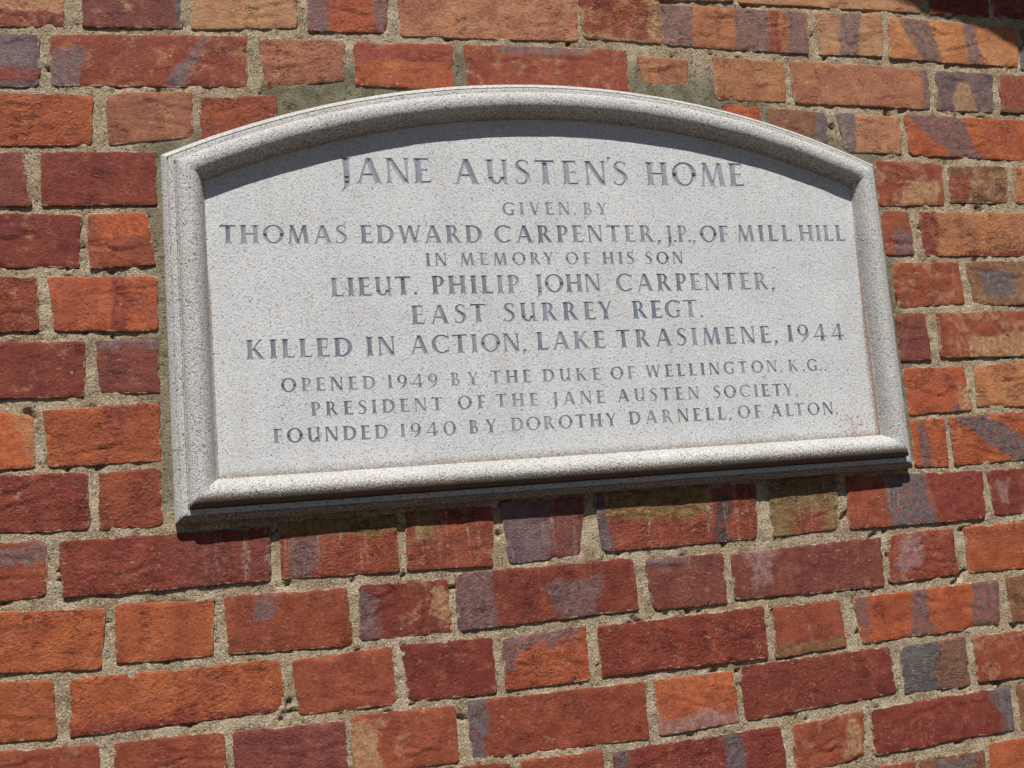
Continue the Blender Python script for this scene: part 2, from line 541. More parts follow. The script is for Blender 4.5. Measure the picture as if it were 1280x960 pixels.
# row name: tint, buff amount, patches (kind, s top from, to, s bottom from, to, t from, to)
LOOK = """
-1 a3|B|.6|g .55 .8 .55 .8 0 1
-1 b4|B|.8|
0 a|B|.9|r 0 1 0 1 .68 1
0 b|W|.25|n .955 1 .955 1 0 1;b .38 .5 .42 .5 .3 .7
0 c|B|.9|
0 d|O|.1|g 0 .2 0 .32 0 1;g .83 1 .84 .97 0 1
0 e|X|.6|
0 f|M|.5|b .86 1 .8 1 0 1;b 0 1 0 1 .86 1
0 g|T|.3|g .02 .22 .02 .22 0 1;g .48 .71 .5 .73 0 1;r .73 .8 .72 .79 0 1;g .84 .98 .86 1 0 1
0 h|B|.9|g .35 .7 .3 .6 0 1
0 i|T|.4|g .06 .3 .24 .40 0 1;g .55 .66 .62 .71 0 1
0 j|N|0|
1 a|G|.1|m 0 1 0 1 .66 .88
1 b|M|.4|g 0 .16 0 .17 .28 1;g .77 .81 .54 .66 .05 1
1 c|P|.2|
1 d|O|.1|m 0 1 0 1 0 .45
1 e|M|.4|g .2 .75 .3 .6 0 .2
1 f|X|.4|
1 g|X|.2|
1 h|X|.3|g .945 1 .96 1 0 1
1 i|G|.3|b .3 .6 .3 .7 .25 1
1 j|K|.1|m 0 .6 0 .6 .1 .9
2 a|O|.1|
2 b|P|.1|
2 c|M|0|
2 x|O|.1|
2 z|K|.2|n .78 1 .78 1 0 1
2 za|B|.0|n 0 .3 0 .16 0 1
2 zb|O|.1|g 0 .4 .34 .6 0 1;g .34 .44 .5 .58 0 1
2 zc|O|.2|
3 a|W|.1|
3 b|R|0|
3 y|M|.5|b .5 .95 .3 .9 .45 .95
3 z|K|.7|m 0 .4 0 .3 .3 .9
3 za|T|.2|
4 a|R|.25|
4 b|M|.1|o .2 1 .2 1 0 .5
4 y|M|0|g .35 .95 .3 .95 .35 1
4 z|T|.5|r 0 .12 0 .1 0 1;r .3 1 .3 1 .85 1
5 a|M|.25|
5 b|O|.1|r .575 .705 .56 .70 0 1
5 y|M|.5|
5 z|K|.4|n .2 .7 .2 .8 .25 .8
6 a|R|.2|
6 b|W|.05|g 0 1 0 1 0 .16;r .6 .95 .6 .95 0 .12
6 y|W|0|
6 z|M|.6|b .2 1 .2 1 .5 1
7 a|T|.3|o 0 .7 0 1 0 1
7 b|O|0|m .5 .7 .5 .64 0 .5
7 y|O|.1|b .8 1 .8 1 .4 1;g .6 .8 .6 .8 .85 1
7 z|T|.4|
8 a|R|0|
8 b|M|0|
8 y|O|0|g .12 .46 .2 .42 0 1
8 z|O|.2|n 0 .27 .46 .82 0 1
9 a|M|0|g .5 1 .5 1 .05 .4
9 b|R|.1|W .52 1 .5 1 0 1
9 c|M|0|g .05 .35 .05 .3 .3 1;e 0 1 0 1 0 .3
9 d|M|.1|e .05 .35 .05 .25 0 .55
9 e|G|0|W .6 1 .55 1 0 1
9 f|M|0|e .05 .7 .05 .68 0 .5;n 0 .06 0 .07 0 1;k .75 .81 .69 .84 .2 1
9 g|E|.2|m .3 .8 .3 .8 .6 1
9 h|M|.1|n .27 .56 .28 .66 0 1;r .56 1 .66 1 0 1
9 i|R|.2|w .2 .35 .1 .3 .3 .8
10 a|O|0|
10 b|O|0|
10 c|M|.1|g .26 .42 .26 .40 .05 .35
10 d|R|.3|b .78 .93 .88 .98 .12 .75;g 0 .18 0 .25 .1 1
10 e|R|0|g 0 .19 0 .22 0 1;g .5 .78 .52 .78 .3 1
10 f|W|.05|g 0 .6 0 .6 0 .2
10 g|W|0|w .1 .26 .1 .26 0 .7
10 h|M|.1|w .1 .5 .1 .45 .1 .8
10 i|O|0|
11 a|O|.1|
11 b|O|0|r 0 1 0 1 .82 1
11 c|M|0|
11 d|R|0|
11 e|O|0|g 0 1 0 .12 0 .26;g 0 .12 0 .1 0 .6
11 f|R|.05|
11 g|M|.1|E 0 .6 0 1 .75 1
11 h|O|0|g 0 .08 .02 .08 0 1;g .38 .5 .35 .52 0 1;g .8 1 .78 1 0 1
11 i|K|.2|
12 a|M|0|
12 b|M|0|
12 c|W|0|
12 d|M|.2|b 0 .25 0 .3 .15 1
12 e|M|.15|n 0 .15 0 .03 0 .6;n 0 .04 0 .06 .6 .95
12 f|O|.2|w 0 1 0 1 .72 1
12 g|R|0|
12 h|N|0|K .55 1 .5 1 0 1
12 i|M|.5|
13 x|R|0|
13 y|M|0|
13 a|R|.1|n .02 .07 .02 .07 0 1;n .645 .74 .66 .75 0 1
13 b|M|.4|b .8 .95 .8 .93 .1 .8
13 c|R|0|n .86 1 .93 1 0 1
13 d|K|0|
14 a|M|0|
14 b|K|0|n .3 .8 .3 .8 .1 .8
14 c|O|0|
"""
look = {}
for ln in LOOK.strip().splitlines():
    k, t, bf, ps = ln.split('|')
    r, nm = k.split()
    pl = []
    for p in filter(None, ps.split(';')):
        q = p.split()
        pl.append((q[0], [float(v) for v in q[1:]]))
    look[(int(r), nm)] = (t, float(bf), pl)

bricks = []
rows = {}
for ln in BRICKS.strip().splitlines():
    q = ln.split()
    c = [float(v) for v in q[2:]]
    b = [(c[0], c[1]), (c[2], c[3]), (c[4], c[5]), (c[6], c[7])]
    bricks.append((b, look[(int(q[0]), q[1])]))
    rows.setdefault(int(q[0]), []).append(b)

n_measured = len(bricks)

# the same bond carried on a little past what was measured
GUESS = ['M', 'R', 'O', 'M', 'P', 'R', 'W', 'M', 'T', 'O', 'K', 'R']


def rect(x0, x1, row):
    j = lambda: rng.uniform(-2, 2)
    zt, zb = -row * 75 - 5, -row * 75 - 70
    return [(x0 + j(), zt + j()), (x1 + j(), zt + j()), (x1 + j(), zb + j()), (x0 + j(), zb + j())]


left_end, right_end = {}, {}
XMIN, XMAX = -470.0, 1500.0
RMIN, RMAX = -3, 15
for row in range(RMIN, RMAX + 1):
    have = rows.get(row)
    if have:
        lo = min(min(b[0][0], b[3][0]) for b in have)
        hi = max(max(b[1][0], b[2][0]) for b in have)
        first = min(have, key=lambda b: b[0][0])
        last = max(have, key=lambda b: b[1][0])
        lw, rw = first[1][0] - first[0][0] > 150, last[1][0] - last[0][0] > 150
    else:
        lo = hi = 60.0 * (row % 2) + 20
        lw, rw = row % 2 == 0, True
    x, wide = lo, lw
    while x > XMIN:
        wide = not wide
        w = 215 if wide else 104
        b = rect(x - 10 - w, x - 10, row)
        bricks.append((b, (rng.choice(GUESS), rng.uniform(0, .4), [])))
        x -= w + 10
    left_end[row] = (x, wide)
    x, wide = hi, rw
    while x < XMAX:
        wide = not wide
        w = 215 if wide else 104
        b = rect(x + 10, x + 10 + w, row)
        bricks.append((b, (rng.choice(GUESS), rng.uniform(0, .4), [])))
        x += w + 10
    right_end[row] = (x, wide)

# ------------------------------------------------------------------ the wall: mortar bed and bricks
wall = bpy.data.objects.new('brick_wall', None)
COL.objects.link(wall)
wall.location = (0.42, 0.0045, 0)
wall['label'] = 'weathered brick wall of uneven red, orange and purple bricks with crumbly buff mortar'
wall['category'] = 'wall'
WINV = Vector((-0.42, 0, 0))


def build_mortar():
    sx, sz = 3.0, 3.0
    xs = np.arange(XMIN - 110, XMAX + 120, sx)
    zs = np.arange(-1205, 235, sz)
    X, Z = np.meshgrid(xs, zs)
    d = plaque_dist(X, Z)
    newer = sstep(38, 14, d + 14 * fnoise(X, Z, 30, 5)) * 0.9
    top = (Z > -270) & (X > 60) & (X < 760) & (Z < 20)
    newer = np.maximum(newer, np.where(top, sstep(66, 34, d + 22 * fnoise(X, Z, 45, 9)), 0))
    newer *= sstep(-668, -640, Z)
    left = (X < PL) & (Z < -250)
    newer = np.where(left, newer * 0.8, newer)
    h = 2.1 + 1.3 * fnoise(X, Z, 24, 1, 3) + 1.25 * fnoise(X, Z, 7.5, 2, 2)
    # struck and eroded: dips and small holes
    hole = sstep(0.50, 0.68, fnoise(X, Z * 1.5, 15, 3, 2))
    h -= hole * 7.0
    # under the bricks themselves the bed lies deeper, so it only laps over their rims
    ins = np.full(X.shape, -50.0)
    for bq, _ in bricks:
        (a0, b0), (a1, b1), (a2, b2), (a3, b3) = bq
        i0, i1 = np.searchsorted(xs, [min(a0, a3), max(a1, a2)])
        j0, j1 = np.searchsorted(zs, [min(b2, b3), max(b0, b1)])
        xx, zz = X[j0:j1, i0:i1], Z[j0:j1, i0:i1]
        if not xx.size:
            continue
        t = np.clip((xx - a0) / max(a1 - a0, 1), 0, 1)
        top, bot = b0 + (b1 - b0) * t, b3 + (b2 - b3) * t
        d2 = np.minimum(np.minimum(xx - (a0 + a3) / 2, (a1 + a2) / 2 - xx), np.minimum(top - zz, zz - bot))
        ins[j0:j1, i0:i1] = np.maximum(ins[j0:j1, i0:i1], d2)
    lap = 1.0 + 3.4 * fnoise(X, Z, 33, 14, 2) + 14 * sstep(0.55, 0.75, fnoise(X, Z, 60, 15, 2))
    h -= 6.0 * sstep(0, 4, ins - lap)
    h = h * (1 - newer) + newer * (2.9 + 0.6 * fnoise(X, Z, 14, 4, 2) - 6.0 * sstep(0, 4, ins - lap))
    Y = -h
    ny, nx = X.shape
    V = np.stack([X * MM - 0.42, Y * MM, Z * MM + Z0], -1).reshape(-1, 3)
    idx = np.arange(ny * nx).reshape(ny, nx)
    q = np.stack([idx[:-1, :-1], idx[:-1, 1:], idx[1:, 1:], idx[1:, :-1]], -1).reshape(-1, 4)
    m = bpy.data.meshes.new('mortar')
    m.vertices.add(len(V))
    m.vertices.foreach_set('co', V.astype(np.float32).ravel())
    m.loops.add(q.size)
    m.loops.foreach_set('vertex_index', q.astype(np.int32).ravel())
    m.polygons.add(len(q))
    m.polygons.foreach_set('loop_start', np.arange(0, q.size, 4, dtype=np.int32))
    m.polygons.foreach_set('use_smooth', np.ones(len(q), bool))
    m.update(calc_edges=True)
    m.validate()
    attr_f(m, 'newer', newer.ravel())
    m.materials.append(M_MORTAR)
    return m


mo = link('mortar', build_mortar(), wall)


def build_brick(b, lk, k, fine):
    tint, buff, patches = lk
    (x0, z0), (x1, z1), (x2, z2), (x3, z3) = b
    x0, x3, x1, x2 = x0 - 1.0, x3 - 1.0, x1 + 1.0, x2 + 1.0
    z0, z1, z2, z3 = z0 + 1.7, z1 + 1.7, z2 - 1.5, z3 - 1.5
    W = ((x1 - x0) + (x2 - x3)) / 2
    H = ((z0 - z3) + (z1 - z2)) / 2
    r = random.Random(k * 13 + 5)

    def params(L, step):
        n = max(3, int((L - 8) / step))
        mid = [4 + (L - 8) * i / n for i in range(n + 1)]
        return [0, 0, 1.3] + mid + [L - 1.3, L, L]
    step = 2.8 if fine else 7.0
    ps, qs = params(W, step), params(H, step)
    P, Q = np.meshgrid(np.array(ps) - W / 2, np.array(qs) - H / 2)      # q up
    hw, hh = W / 2, H / 2
    # rounded, unequal corners
    rc = np.where(P < 0, np.where(Q > 0, r.uniform(2, 6.5), r.uniform(2, 6.5)),
                  np.where(Q > 0, r.uniform(2, 6.5), r.uniform(2, 6.5)))
    vx, vz = np.abs(P) - (hw - rc), np.abs(Q) - (hh - rc)
    inc = (vx > 0) & (vz > 0)
    l = np.hypot(vx, vz)
    s = np.where(inc, np.maximum(vx, vz) / np.maximum(l, 1e-6), 1)
    P2 = np.where(inc, np.sign(P) * (hw - rc + vx * s), P)
    Q2 = np.where(inc, np.sign(Q) * (hh - rc + vz * s), Q)
    # bilinear into the measured quad
    S, T = P2 / W + .5, .5 - Q2 / H
    X = (x0 * (1 - S) + x1 * S) * (1 - T) + (x3 * (1 - S) + x2 * S) * T
    Z = (z0 * (1 - S) + z1 * S) * (1 - T) + (z3 * (1 - S) + z2 * S) * T
    edge = np.minimum(hw - np.abs(P), hh - np.abs(Q))
    # ragged outline, dying away inside
    fall = sstep(15, 0, edge)
    X = X + fall * (1.5 * fnoise(X, Z, 26, 31 + k, 2) + 0.5 * vnoise(X, Z, 8, 77 + k))
    Z = Z + fall * (1.0 * fnoise(X, Z, 40, 51 + k, 2) + 0.45 * vnoise(X, Z, 9, 97 + k))
    # relief of the face
    proud = r.uniform(3.6, 5.4)
    tx, tz = r.uniform(-1.0, 1.0), r.uniform(-0.7, 0.9)
    y = proud + tx * P / hw + tz * Q / hh + 0.55 * fnoise(X, Z, 40, 11 + k, 3) + 0.35 * fnoise(X * .5, Z, 9, 21 + k, 2)
    # a drag fold or two
    for _ in range(r.choice([0, 1, 1, 2, 3])):
        cq, cp, ln, sl = r.uniform(-.6, .6) * hh, r.uniform(-.6, .6) * hw, r.uniform(12, 38), r.uniform(-.35, .35)
        dq = Q - (cq + sl * (P - cp) + 3 * vnoise(X, Z, 12, k + 3))
        y += -1.7 * np.exp(-(dq / 1.6) ** 2) * np.exp(-((P - cp) / ln) ** 2)
        y += 0.8 * np.exp(-((dq - 4) / 3.4) ** 2) * np.exp(-((P - cp) / ln) ** 2)
    # chipped arris
    chip = sstep(9, 0, edge) * sstep(0.25, 0.75, fnoise(X, Z, 16, 61 + k, 2)) * 2.6
    y -= chip
    y -= 0.8 * sstep(2.4, 0, edge) ** 1.5
    nj, ni = X.shape
    y[0, :] = y[-1, :] = -9
    y[:, 0] = y[:, -1] = -9
    # patches
    sd = np.full(X.shape, -40.0)
    pc = np.tile(np.array(TINT[tint]), (nj, ni, 1))
    gl = np.zeros(X.shape)
    SS, TT = P / W + .5, .5 - Q / H
    for kind, (a0, a1, b0, b1, t0, t1) in patches:
        lo, hi = a0 + (b0 - a0) * TT, a1 + (b1 - a1) * TT
        if a0 <= 0 and b0 <= 0: lo = lo - .2
        if a1 >= 1 and b1 >= 1: hi = hi + .2
        if t0 <= 0: t0 = -.3
        if t1 >= 1: t1 = 1.3
        d = np.minimum(np.minimum(SS - lo, hi - SS) * W, np.minimum(TT - t0, t1 - TT) * H)
        col, g = PATCH[kind] if kind in PATCH else (TINT[kind], 0)
        sel = d > sd
        pc[sel] = col
        gl[sel] = g
        sd = np.maximum(sd, d)
    if tint in 'GN':
        gl = np.where(sd < -3, 0.0, gl)
    cx, cz = (x0 + x1 + x2 + x3) / 4, (z0 + z1 + z2 + z3) / 4
    V = np.stack([(X - cx) * MM, -y * MM, (Z - cz) * MM], -1).reshape(-1, 3)
    idx = np.arange(nj * ni).reshape(nj, ni)
    F = np.stack([idx[:-1, :-1], idx[:-1, 1:], idx[1:, 1:], idx[1:, :-1]], -1).reshape(-1, 4)
    m = bpy.data.meshes.new('brick')
    m.from_pydata(V.tolist(), [], F.tolist())
    m.polygons.foreach_set('use_smooth', [True] * len(m.polygons))
    m.materials.append(M_BRICK)
    base = np.array(TINT[tint]) * np.array([1 + r.uniform(-.10, .10)] * 3)
    base = base * np.array([1, 1 + r.uniform(-.06, .07), 1 + r.uniform(-.08, .08)])
    attr_c(m, 'tint', np.tile(base, (nj * ni, 1)))
    attr_c(m, 'patch_tint', pc.reshape(-1, 3))
    soft = 0.45 if -1130 < (z0 + z3) / 2 < -690 else 0.8
    attr_f(m, 'patch', (sd * soft).ravel())
    attr_f(m, 'gloss', gl.ravel())
    attr_f(m, 'buff', np.full(nj * ni, buff))
    attr_f(m, 'rim', edge.ravel())
    attr_f(m, 'rug', np.full(nj * ni, r.random() ** 1.5))
    attr_f(m, 'pitted', np.full(nj * ni, r.random() ** 2))
    m.update()
    return link('brick', m, wall, (cx * MM - 0.42, 0, cz * MM + Z0))


for k, (b, lk) in enumerate(bricks):
    build_brick(b, lk, k, k < n_measured)

# the rest of the wall, well outside the picture: plain bricks joined into one part
FX0, FX1, FR0, FR1 = -2600.0, 3600.0, -13, 29


def far_courses():
    V, F, T = [], [], []

    def add(x0, x1, row):
        j = lambda: rng.uniform(-1.5, 1.5)
        zt, zb = -row * 75 - 5, -row * 75 - 70
        i = len(V)
        f = rng.uniform(2.6, 4.6)
        q = [(x0 + j(), zb + j()), (x1 + j(), zb + j()), (x1 + j(), zt + j()), (x0 + j(), zt + j())]
        V.extend([(x * MM - .42, .01, z * MM + Z0) for x, z in q])
        V.extend([(x * MM - .42, -f * MM, z * MM + Z0) for x, z in q])
        F.extend([(i + 4, i + 5, i + 6, i + 7)] + [(i + a, i + (a + 1) % 4, i + 4 + (a + 1) % 4, i + 4 + a) for a in range(4)])
        T.extend([TINT[rng.choice(GUESS)]] * 8)
    for row in range(FR0, FR1 + 1):
        if row in left_end:
            x, wide = left_end[row]
            while x > FX0:
                wide = not wide
                w = 215 if wide else 104
                add(x - 10 - w, x - 10, row)
                x -= w + 10
            x, wide = right_end[row]
        else:
            x, wide = FX0 - (170 if row % 2 else 0), False
        while x < FX1:
            wide = not wide
            w = 215 if wide else 104
            add(x + 10, x + 10 + w, row)
            x += w + 10
    m = mesh_from('brick_courses', V, F, M_BRICK, False)
    attr_c(m, 'tint', T)
    attr_c(m, 'patch_tint', T)
    attr_f(m, 'patch', [-40.0] * len(V))
    attr_f(m, 'rim', [20.0] * len(V))
    return m


far = link('brick_courses', far_courses(), wall)
far['kind'] = 'stuff'
mx0, mx1, mz0, mz1 = XMIN - 110, XMAX + 117, -1205.0, 232.0
V, F = [], []
for (a, b, c, d) in ((FX0, mx0, -2298, 980), (mx1, FX1, -2298, 980), (mx0, mx1, -2298, mz0), (mx0, mx1, mz1, 980)):
    i = len(V)
    V += [(x * MM - .42, -0.0015, z * MM + Z0) for x, z in ((a, c), (b, c), (b, d), (a, d))]
    F.append((i, i + 1, i + 2, i + 3))
i = len(V)
V += [(x * MM - .42, y, z * MM + Z0) for y in (.02, .33) for x, z in ((FX0, -2298), (FX1, -2298), (FX1, 980), (FX0, 980))]
F += [(i, i + 1, i + 2, i + 3), (i + 7, i + 6, i + 5, i + 4)] + [(i + (a + 1) % 4, i + a, i + 4 + a, i + 4 + (a + 1) % 4) for a in range(4)]
link('mortar_bed', mesh_from('mortar_bed', V, F, M_MORTAR, False), wall)

# ------------------------------------------------------------------ lettering: incised roman capitals
TH, TN = 0.195, 0.11      # thick and thin strokes, cap height 1


def stem(cx, w=TH, y0=0.0, y1=1.0, sb=1, st=1, s=0.065):
    h = w / 2
    L, R = [], []
    if sb:
        L += [(cx - h - s, y0), (cx - h - s * .7, y0 + .035), (cx - h - .008, y0 + .10)]
        R += [(cx + h + s, y0), (cx + h + s * .7, y0 + .035), (cx + h + .008, y0 + .10)]
    else:
        L += [(cx - h, y0)]
        R += [(cx + h, y0)]
    ym = (y0 + y1) / 2
    L += [(cx - h + .008, ym)]
    R += [(cx + h - .008, ym)]
    if st:
        L += [(cx - h - .008, y1 - .10), (cx - h - s * .7, y1 - .035), (cx - h - s, y1)]
        R += [(cx + h + .008, y1 - .10), (cx + h + s * .7, y1 - .035), (cx + h + s, y1)]
    else:
        L += [(cx - h, y1)]
        R += [(cx + h, y1)]
    return R + L[::-1]


def bar(x0, x1, yc, t=TN):
    return [(x0, yc - t / 2), (x1, yc - t / 2), (x1, yc + t / 2), (x0, yc + t / 2)]


def diag(x0, y0, x1, y1, w):
    """x0,y0 lower, x1,y1 upper; w is the horizontal width"""
    return [(x0 - w / 2, y0), (x0 + w / 2, y0), (x1 + w / 2, y1), (x1 - w / 2, y1)]


def foot(cx, y, w, up, s=0.06):
    d = 1 if up else -1
    p = [(cx - w / 2 - s, y), (cx + w / 2 + s, y), (cx + w / 2 + s * .5, y + d * .045), (cx, y + d * .09), (cx - w / 2 - s * .5, y + d * .045)]
    return p if up else p[::-1]


def ring(cx, cy, rx, ry, tx, ty, a0=0.0, a1=360.0, n=30):
    full = abs(a1 - a0) >= 360
    n = max(6, int(n * abs(a1 - a0) / 360))
    A = [math.radians(a0 + (a1 - a0) * i / n) for i in range(n + 1)]
    out = [(cx + rx * math.cos(a), cy + ry * math.sin(a)) for a in A]
    inn = [(cx + (rx - tx) * math.cos(a), cy + (ry - ty) * math.sin(a)) for a in A]
    if full:                                    # two overlapping halves
        m = n // 2
        o2, i2 = out[m - 1:] + out[1:2], inn[m - 1:] + inn[1:2]
        return [out[:m + 1] + inn[:m + 1][::-1], o2 + i2[::-1]]
    return [out + inn[::-1]]


def brush(pts, ws):
    """a stroke along a smooth path with a width at each point"""
    P = []
    n = len(pts)
    for i in range(n - 1):
        p0, p1, p2, p3 = pts[max(i - 1, 0)], pts[i], pts[i + 1], pts[min(i + 2, n - 1)]
        for k in range(5):
            t = k / 5
            f = lambda a, b, c, d: .5 * (2 * b + (c - a) * t + (2 * a - 5 * b + 4 * c - d) * t * t + (3 * b - a - 3 * c + d) * t ** 3)
            P.append((f(p0[0], p1[0], p2[0], p3[0]), f(p0[1], p1[1], p2[1], p3[1]), ws[i] * (1 - t) + ws[i + 1] * t))
    P.append((*pts[-1], ws[-1]))
    L, R = [], []
    for i, (x, y, w) in enumerate(P):
        a, b = P[max(i - 1, 0)], P[min(i + 1, len(P) - 1)]
        dx, dy = b[0] - a[0], b[1] - a[1]
        l = math.hypot(dx, dy) or 1
        L.append((x - dy / l * w / 2, y + dx / l * w / 2))
        R.append((x + dy / l * w / 2, y - dx / l * w / 2))
    return [R + L[::-1]]


def tipbar(x0, x1, yc, up=0.0, dn=0.0, t=TN):
    """a bar whose free end carries a small vertical serif"""
    return [(x0, yc - t / 2), (x1 - .07, yc - t / 2), (x1, yc - t / 2 - dn), (x1 + .02 * (up > 0), yc + t / 2 + up), (x1 - .06, yc + t / 2), (x0, yc + t / 2)]


e = TN / 2
GL = {}
GL['A'] = (.80, [diag(.09, 0, .385, 1, .085), diag(.675, 0, .40, 1, .19), bar(.22, .56, .34), foot(.09, 0, .08, True, .07), foot(.68, 0, .16, True, .055)])
GL['B'] = (.56, [stem(.145), bar(.14, .30, 1 - e), bar(.14, .30, .53, .075), bar(.14, .32, e)] + ring(.28, .765, .20, .235, .145, .075, -90, 90) + ring(.30, .285, .245, .285, .155, .08, -90, 90))
GL['C'] = (.76, ring(.46, .5, .44, .515, .185, .105, 46, 314) + [[(.69, .80), (.80, .74), (.79, .95), (.755, .95), (.66, .90)], [(.66, .10), (.755, .12), (.80, .20), (.775, .225), (.69, .175)]])
GL['D'] = (.78, [stem(.145), bar(.14, .36, 1 - e), bar(.14, .36, e)] + ring(.33, .5, .43, .5, .185, .105, -90, 90))
GL['E'] = (.54, [stem(.145), tipbar(.14, .49, 1 - e, 0, .09), tipbar(.14, .43, .52, .055, .055, .075), tipbar(.14, .525, e, .10, 0)])
GL['F'] = (.50, [stem(.145), tipbar(.14, .49, 1 - e, 0, .09), tipbar(.14, .43, .50, .055, .055, .075)])
GL['G'] = (.78, ring(.46, .5, .44, .515, .185, .105, 46, 302) + [[(.69, .80), (.79, .74), (.78, .95), (.745, .95), (.66, .90)], stem(.66, .15, .04, .44, 0, 1, .06)])
GL['H'] = (.78, [stem(.145), stem(.635), bar(.16, .62, .51)])
GL['I'] = (.29, [stem(.145)])
GL['J'] = (.30, [stem(.19, TH, .12, 1, 0, 1)] + brush([(.19, .30), (.188, .05), (.165, -.10), (.10, -.20), (.0, -.265)], [TH - .016, TH - .012, .145, .10, .03]))
GL['K'] = (.72, [stem(.145), diag(.24, .46, .585, 1, .095), [(.24, .50), (.36, .60), (.72, 0), (.52, 0)], foot(.59, 1, .07, False), foot(.63, 0, .16, True, .05)])
GL['L'] = (.53, [stem(.145), tipbar(.14, .51, e, .12, 0)])
GL['M'] = (.92, [diag(.10, 0, .19, 1, .085), diag(.45, 0, .19, 1, .17), diag(.43, 0, .70, 1, .085), diag(.795, 0, .715, 1, .175), foot(.10, 0, .07, True, .06), foot(.80, 0, .15, True, .055), foot(.16, 1, .07, False, .05), foot(.74, 1, .07, False, .05)])
GL['N'] = (.80, [stem(.125, .085), diag(.655, 0, .15, 1, .185), stem(.675, .085, 0, 1, 0, 1), foot(.10, 1, .06, False, .05)])
GL['O'] = (.88, ring(.44, .5, .44, .515, .190, .105, 0, 360, 36))
GL['0'] = (.74, ring(.37, .5, .37, .515, .155, .08, 0, 360, 34))
GL['P'] = (.55, [stem(.145), bar(.14, .30, 1 - e), bar(.14, .30, .46, .075)] + ring(.29, .71, .255, .29, .155, .08, -90, 90))
GL['R'] = (.67, [stem(.145), bar(.14, .30, 1 - e), bar(.14, .30, .48, .075)] + ring(.28, .72, .235, .28, .15, .08, -90, 90) + [[(.25, .50), (.40, .54), (.68, .03), (.72, 0), (.52, 0), (.48, .06)]])
GL['S'] = (.50, brush([(.44, .86), (.36, .955), (.24, .965), (.12, .87), (.12, .70), (.25, .56), (.38, .43), (.42, .26), (.34, .09), (.22, .035), (.10, .06), (.035, .15)],
                      [.05, .07, .085, .12, .15, .175, .175, .15, .11, .085, .065, .04]) + [[(.415, .80), (.455, .78), (.465, .96), (.43, .95), (.39, .90)], [(.02, .22), (.0, .04), (.04, .04), (.09, .09), (.055, .21)]])
GL['T'] = (.68, [stem(.34, TH, 0, 1, 1, 0), [(.0, .84), (.055, .87), (.09, 1 - TN), (.59, 1 - TN), (.625, .87), (.68, .84), (.665, 1), (.015, 1)]])
GL['U'] = (.76, [stem(.1525, .175, .31, 1, 0, 1), stem(.62, .12, .0, 1, 0, 1), foot(.65, 0, .09, True, .05)] + ring(.345, .32, .28, .335, .175, .105, 180, 360))
GL['V'] = (.76, [diag(.40, 0, .15, 1, .18), diag(.38, 0, .65, 1, .085), foot(.14, 1, .15, False, .055), foot(.66, 1, .06, False, .06)])
GL['W'] = (1.10, [diag(.32, 0, .13, 1, .165), diag(.30, 0, .52, .98, .08), diag(.76, 0, .54, .98, .165), diag(.74, 0, .97, 1, .08), foot(.12, 1, .14, False, .055), foot(.98, 1, .06, False, .06)])
GL['Y'] = (.70, [stem(.35, TH, 0, .46, 1, 0), [(.27, .46), (.43, .42), (.21, 1), (.03, 1)], [(.33, .42), (.43, .46), (.65, 1), (.565, 1)], foot(.12, 1, .15, False, .055), foot(.60, 1, .06, False, .06)])
GL['1'] = (.24, [stem(.12, TH, 0, 1, 1, 0, .045), [(.04, .98), (.01, .90), (.10, .92), (.20, 1), (.06, 1)]])
GL['9'] = (.58, ring(.29, .67, .29, .335, .145, .08, 0, 360, 30) + brush([(.50, .60), (.49, .40), (.42, .20), (.30, .07), (.13, -.02)], [.15, .155, .13, .10, .05]))
GL['4'] = (.70, [stem(.48, .155, 0, 1, 1, 0, .05), bar(.0, .68, .28, .08), [(.0, .245), (.10, .30), (.52, 1), (.42, 1)], [(.63, .22), (.69, .19), (.69, .38), (.63, .34)]])
GL['.'] = (.16, ring(.08, .08, .08, .085, .0799, .0849, 0, 360, 12))
GL[','] = (.15, brush([(.09, .13), (.095, .05), (.07, -.04), (.0, -.16)], [.155, .165, .11, .03]))
GL["'"] = (.14, brush([(.08, 1.18), (.085, 1.11), (.06, 1.03), (.0, .95)], [.12, .13, .08, .02]))


def area2(p):
    return sum(a[0] * b[1] - b[0] * a[1] for a, b in zip(p, list(p[1:]) + [p[0]]))


